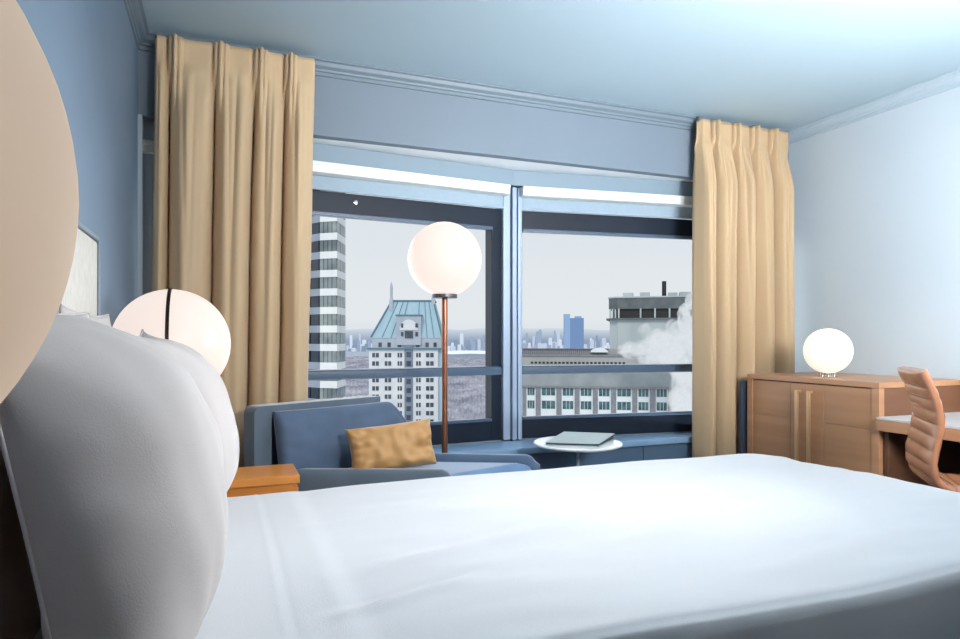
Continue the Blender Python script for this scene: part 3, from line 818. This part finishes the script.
for xx in (382, 391, 399, 418, 427, 434):
    p0 = Vector((X(xx), .15, zb(337.5))); p1 = Vector((X(389+(xx-370)/73*44), 6.85, zb(300))); tube(bm, [p0, p1], .12, 6)
link('roof_rib', bm, teald, rf)
link('spire', LA([(0,zb(312)), (1.1,zb(312)), (.8,zb(300)), (.5,zb(296)), (.55,zb(286)), (.35,zb(283)), (0,zb(280))], 12, (X(389.5),6,0)), stone2, tb)
link('chimney', BX(X(430.5), X(434), 6, 9, zb(312), zb(296)), stone2, tb)
dm = bmesh.new(); g = [(X(396.5),zb(345)), (X(421),zb(345)), (X(421),zb(315.5)), (X(396.5),zb(315.5))]
prism(dm, [(p[0], p[1]) for p in g], -.4, 6)
for v in dm.verts: v.co = Vector((v.co.x, v.co.z, v.co.y))
dg = link('dormer', dm, stone2, tb)
link('dormer_cap', BX(X(395.5), X(422), -.8, 6.5, zb(315.8), zb(314.6)), teald, dg)
arch = bmesh.new(); pa = [(X(399.5),zb(330)), (X(418),zb(330))]+[(X(408.8)+X(405+9.2*math.cos(t))*1.0, zb(330)+10.5*u*math.sin(t)) for t in [math.pi*i/12 for i in range(0,13)]]
prism(arch, pa[2:], -.6, -.4)
for v in arch.verts: v.co = Vector((v.co.x, v.co.z, v.co.y))
link('arch_panel', arch, stone, dg)
def wind(root, x0, x1, y0, y1, yy, m, name='window'):
    return link(name, BX(X(x0), X(x1), yy-.12, yy+.2, zb(y1), zb(y0)), m, root)
for (x0,x1,y0,y1) in ((405,413,331,338), (401.2,403.4,332,336), (415.5,418,332,336), (401.2,403.4,323.5,327.5), (415.5,418,323.5,327.5)): wind(tb, x0, x1, y0, y1, -.7, wdark)
for cx in (380, 389, 399.5, 417.5, 427, 435): wind(tb, cx-1.6, cx+1.6, 342.5, 347, .45, wdark)
for (cx, cw) in ((375.6,3.3), (388,3.2), (399.8,2.2), (418.4,2.3), (429.8,3.8)):
    for r_ in range(10):
        y = 353+r_*8.3; 
        w = wind(tb, cx-cw, cx+cw, y, y+4.3, -.02, wdark)
        link('glazing_bar', BX(X(cx)-.12, X(cx)+.12, -.2, .05, zb(y+4.3), zb(y)), stone, w)
for r_ in range(8): wind(tb, 406.5, 411, 352+r_*9, 357+r_*9, -.3, wdark)

# C: long block with paired windows
fc = 180.0; u2 = fc/F
lb = empty('long_building', cam2(600, fc, GZ), -math.atan2(ray(600).x, ray(600).y)+.02); tag(lb, 'long grey block with two rows of green windows below the right window', 'building')
z2 = lambda y: EYE+(338-y)*u2-GZ; X2 = lambda px: (px-600)*u2
conc = hazy('grey_concrete', S(150,158,160), .04, col2=S(136,144,148), scale=.3)
concl = hazy('light_panel', S(222,228,230), .10, col2=S(210,218,222), scale=.3)
pier = hazy('brown_grey_pier', S(136,138,144), .04, col2=S(116,120,128), scale=1.2)
gglass = mat('green_window', S(40,72,80), .2, col2=S(86,122,126), scale=.5)
roofm = hazy('flat_roof', S(150,152,150), .06, col2=S(172,174,172), scale=.12)
link('facade', BX(X2(505), X2(668), 0, 24, 0, z2(387)), concl, lb)
link('parapet', BX(X2(504), X2(669), -.5, 24, z2(387), z2(373)), conc, lb)
link('roof_line', BX(X2(504), X2(669), -.8, 0, z2(388), z2(386.4)), pier, lb)
link('penthouse', BX(X2(500), X2(646), 6, 26, z2(374), z2(356)), roofm, lb)
link('roof_edge', BX(X2(500), X2(647), 5.6, 26, z2(357), z2(355.5)), pier, lb)
link('upper_roof', BX(X2(500), X2(630), 14, 28, z2(356), z2(350)), roofm, lb)
bm = bmesh.new()
for i in range(48): box(bm, X2(504+i*2.2), X2(505+i*2.2), 13.4, 14, z2(355), z2(349.4))
box(bm, X2(504), X2(610), 13.2, 14.2, z2(350), z2(349.2))
link('roof_railing', bm, pier, lb)
for i in range(24):
    x = 529+i*4.1; link('vent_slot', BX(X2(x), X2(x+2.4), 5.8, 6.05, z2(364.8), z2(362.8)), M['black'], lb)
bm = bmesh.new()
for i in range(13):
    t = math.pi*i/12; 
pts_ = [(X2(600)+X2(600+9*math.cos(math.pi*i/12)), z2(353)+4.5*u2*math.sin(math.pi*i/12)) for i in range(13)]
bm2 = bmesh.new(); prism(bm2, pts_, 8, 14)
for v in bm2.verts: v.co = Vector((v.co.x, v.co.z, v.co.y))
bmesh.ops.recalc_face_normals(bm2, faces=bm2.faces[:])
bm.free(); link('roof_vault', bm2, concl, lb)
bays = [(512,521), (527.5,534.5), (542,555.3), (563,573.5), (581,591.5), (599,609.3), (617,630), (637.5,647), (655,664.5)]
for (x0, x1) in bays:
    for (y0, y1) in ((388.5,396), (401.5,409.5)):
        w = link('window', BX(X2(x0), X2(x1), -.12, .1, z2(y1), z2(y0)), gglass, lb)
        b = bmesh.new(); n_ = 3
        for q_ in range(1, n_): xx = X2(x0)+(X2(x1)-X2(x0))*q_/n_; box(b, xx-.05, xx+.05, -.16, -.1, z2(y1), z2(y0))
        link('glazing_bar', b, concl, w)
for a_, b_ in zip(bays, bays[1:]):
    link('pier', BX(X2(a_[1]+1.4), X2(b_[0]-1.2), -.55, .05, z2(430), z2(387.5)), pier, lb)
link('pier', BX(X2(666), X2(669), -.55, .05, z2(430), z2(387.5)), pier, lb)

# D: concrete drum with a dark crown
fd_ = 224.0; u3 = fd_/F
dt = empty('concrete_tower', cam2(655, fd_, GZ), -math.atan2(ray(655).x, ray(655).y)); tag(dt, 'grey concrete tower with a dark louvred crown and chimney', 'building')
z3 = lambda y: EYE+(338-y)*u3-GZ; X3 = lambda px: (px-655)*u3
dconc = hazy('stained_concrete', S(150,160,160), .10, col2=S(178,186,188), scale=.09, stretch=(1,1,.3))
dcr = hazy('dark_crown', S(84,92,94), .04, col2=S(104,110,110), scale=.3)
def octo(s, y0=0): 
    w, c = 46*u3*s, 9*u3
    return [(-w,c), (-w+c,0), (w-c,0), (w,c), (w,30), (-w,30)]
def octs(g, zlo, zhi):
    w, c = 46*u3+g, 9*u3
    return PR([(-w,c), (-w+c,-g), (w-c,-g), (w,c), (w,34), (-w,34)], zlo, zhi)
link('body', octs(-.3, 0, z3(319.5)), dconc, dt)
link('ledge', octs(.9, z3(319.8), z3(317.8)), dcr, dt)
link('recess', octs(-1.0, z3(317.8), z3(308)), M['black'], dt)
link('crown', octs(0, z3(308.5), z3(297)), dcr, dt)
link('crown_cap', octs(.25, z3(297.4), z3(296)), dconc, dt)
for px in (610.5, 613, 616, 619.5, 641, 655, 669, 683, 696):
    link('crown_column', BX(X3(px-.8), X3(px+.8), (max(0,(619-px)*u3) if px < 619 else 0)-.1, 1.2, z3(318), z3(308.3)), dconc, dt)
for (x0, x1, y) in ((623,633,291.5), (640,650,291.3), (668,677,292), (679,690,291.5)):
    link('roof_unit', BX(X3(x0), X3(x1), 4, 12, z3(297), z3(y)), dconc, dt)
link('chimney', LA([(0,z3(297)), (.75,z3(297)), (.75,z3(280)), (0,z3(280))], 16, (X3(664),6,0)), M['black'], dt)

# steam drifting up between the blocks
def steam_mat():
    m = bpy.data.materials.new('steam'); m.use_nodes = True; nt = m.node_tree; nt.nodes.clear(); n = nt.nodes; l = nt.links
    o = n.new('ShaderNodeOutputMaterial'); e = n.new('ShaderNodeEmission'); e.inputs[0].default_value = (.80,.85,.89,1); e.inputs[1].default_value = .92
    t = n.new('ShaderNodeBsdfTransparent'); mx = n.new('ShaderNodeMixShader')
    lw = n.new('ShaderNodeLayerWeight'); lw.inputs[0].default_value = .5
    inv = n.new('ShaderNodeMath'); inv.operation = 'SUBTRACT'; inv.inputs[0].default_value = 1; l.new(lw.outputs['Facing'], inv.inputs[1])
    pw = n.new('ShaderNodeMath'); pw.operation = 'POWER'; pw.inputs[1].default_value = 2.2; l.new(inv.outputs[0], pw.inputs[0])
    tc = n.new('ShaderNodeTexCoord'); ns = n.new('ShaderNodeTexNoise'); ns.inputs['Scale'].default_value = .16; ns.inputs['Detail'].default_value = 8; ns.inputs['Distortion'].default_value = .6
    l.new(tc.outputs['Object'], ns.inputs['Vector'])
    mr = n.new('ShaderNodeMapRange'); mr.inputs[1].default_value = .32; mr.inputs[2].default_value = .56; mr.inputs[3].default_value = 0; mr.inputs[4].default_value = .95
    l.new(ns.outputs['Fac'], mr.inputs[0])
    mu_ = n.new('ShaderNodeMath'); mu_.operation = 'MULTIPLY'; l.new(pw.outputs[0], mu_.inputs[0]); l.new(mr.outputs[0], mu_.inputs[1])
    l.new(mu_.outputs[0], mx.inputs[0]); l.new(t.outputs[0], mx.inputs[1]); l.new(e.outputs[0], mx.inputs[2]); l.new(mx.outputs[0], o.inputs[0])
    return m
bm = bmesh.new()
puffs = [(692,392,26,30,150), (690,360,30,26,155), (668,352,24,20,160), (650,352,20,15,165), (632,350,16,9,168), (694,330,16,24,165), (684,318,8,14,170), (662,340,14,12,168), (690,302,6,9,172), (676,330,12,12,160), (680,400,14,14,152), (645,335,9,13,172), (690,345,24,20,150), (694,410,26,16,148)]
for (px, py, rw, rh, f) in puffs:
    c = P(px, py, f); k_ = f/F
    r = bmesh.ops.create_icosphere(bm, subdivisions=4, radius=1.0)
    for v in r['verts']:
        d = 1+.25*noise.noise(v.co*1.6+Vector((px, py, 0)))
        v.co = Vector((v.co.x*rw*k_*d, v.co.y*rw*k_*.6*d, v.co.z*rh*k_*d))+c
o = link('steam', bm, steam_mat(), sm=True); tag(o, 'white steam billowing in front of the concrete tower', 'steam', kind='stuff')

# ------------------------------------------------------------ light
w = bpy.data.worlds.new('overcast'); bpy.context.scene.world = w; w.use_nodes = True
nt = w.node_tree; bg = nt.nodes['Background']
tc = nt.nodes.new('ShaderNodeTexCoord'); sx = nt.nodes.new('ShaderNodeSeparateXYZ'); rp = nt.nodes.new('ShaderNodeValToRGB')
nt.links.new(tc.outputs['Generated'], sx.inputs[0]); nt.links.new(sx.outputs['Z'], rp.inputs['Fac']); nt.links.new(rp.outputs[0], bg.inputs[0])
e = rp.color_ramp.elements; e[0].position = 0; e[0].color = S(214,223,230); e[1].position = .5; e[1].color = S(214,220,228)
for p_, c_ in ((.03, S(226,230,232)), (.10, S(224,229,232)), (.2, S(218,225,231))):
    q_ = e.new(p_); q_.color = c_
bg.inputs[1].default_value = 1.04

def area(name, loc, target, sx_, sy_, power, col):
    L = bpy.data.lights.new(name, 'AREA'); L.shape = 'RECTANGLE'; L.size = sx_; L.size_y = sy_; L.energy = power; L.color = col
    o = bpy.data.objects.new(name, L); C.objects.link(o); o.location = loc
    o.rotation_euler = (Vector(target)-Vector(loc)).to_track_quat('-Z', 'Y').to_euler(); return o
def point(name, loc, power, col, r):
    L = bpy.data.lights.new(name, 'POINT'); L.energy = power; L.color = col; L.shadow_soft_size = r
    o = bpy.data.objects.new(name, L); C.objects.link(o); o.location = loc; return o
s = bpy.data.lights.new('sun', 'SUN'); s.energy = 1.7; s.angle = math.radians(20); s.color = (1,.97,.93)
so_ = bpy.data.objects.new('sun', s); C.objects.link(so_); so_.rotation_euler = (math.radians(52), 0, math.radians(-35))
def spread(o, d): o.data.spread = math.radians(d)
area('window_daylight', (1.75, 4.25, 1.15), (1.75, 1.6, .9), 4.0, 1.5, 24, (.92,.96,1))
spread(area('bed_top_fill', (1.4, 1.85, 2.54), (1.4, 1.95, 0), 2.2, .6, 8, (.98,.98,1)), 130)  # added unseen area lamp that brightens the bed top, no fixture here
spread(area('ceiling_fill', (2.4, .3, 1.25), (2.3, 1.7, 2.58), 1.6, .8, 62, (.985,.99,1)), 100)  # added unseen uplight that brightens the ceiling
spread(area('room_fill', (1.9, -1.6, 2.25), (1.4, 3.6, 1.6), 1.2, .5, 22, (1,.99,.97)), 54)
spread(area('right_wall_fill', (2.3, .1, 1.75), (3.87, 1.7, 1.35), .8, .8, 36, (1,.99,.98)), 90)  # added unseen area lamp in mid-room that brightens the right wall
spread(area('pillow_fill', (3.6, 2.3, 1.75), (-.2, 1.6, .95), .6, .6, 11, (1,1,1)), 46)  # added unseen area lamp that brightens the pillow fronts
spread(area('soffit_fill', (1.75, 3.73, .46), (1.75, 3.73, 2.2), 3.6, .10, 5, (.95,.98,1)), 120)  # added unseen strip lamp on the bench that brightens the soffit

# ------------------------------------------------------------ camera
cd = bpy.data.cameras.new('camera'); cam = bpy.data.objects.new('camera', cd); C.objects.link(cam)
cam.location = (0, 0, EYE); cam.rotation_euler = (math.pi/2, 0, -PHI)
cd.sensor_width = 36; cd.lens = F/960*36; cd.shift_y = (338-319.5)/960; cd.clip_start = .02; cd.clip_end = 30000
bpy.context.scene.camera = cam
vs = bpy.context.scene.view_settings; vs.view_transform = 'Standard'; vs.look = 'None'; vs.exposure = 0; vs.gamma = 1
bpy.context.scene.cycles.max_bounces = 8; bpy.context.scene.cycles.transparent_max_bounces = 24
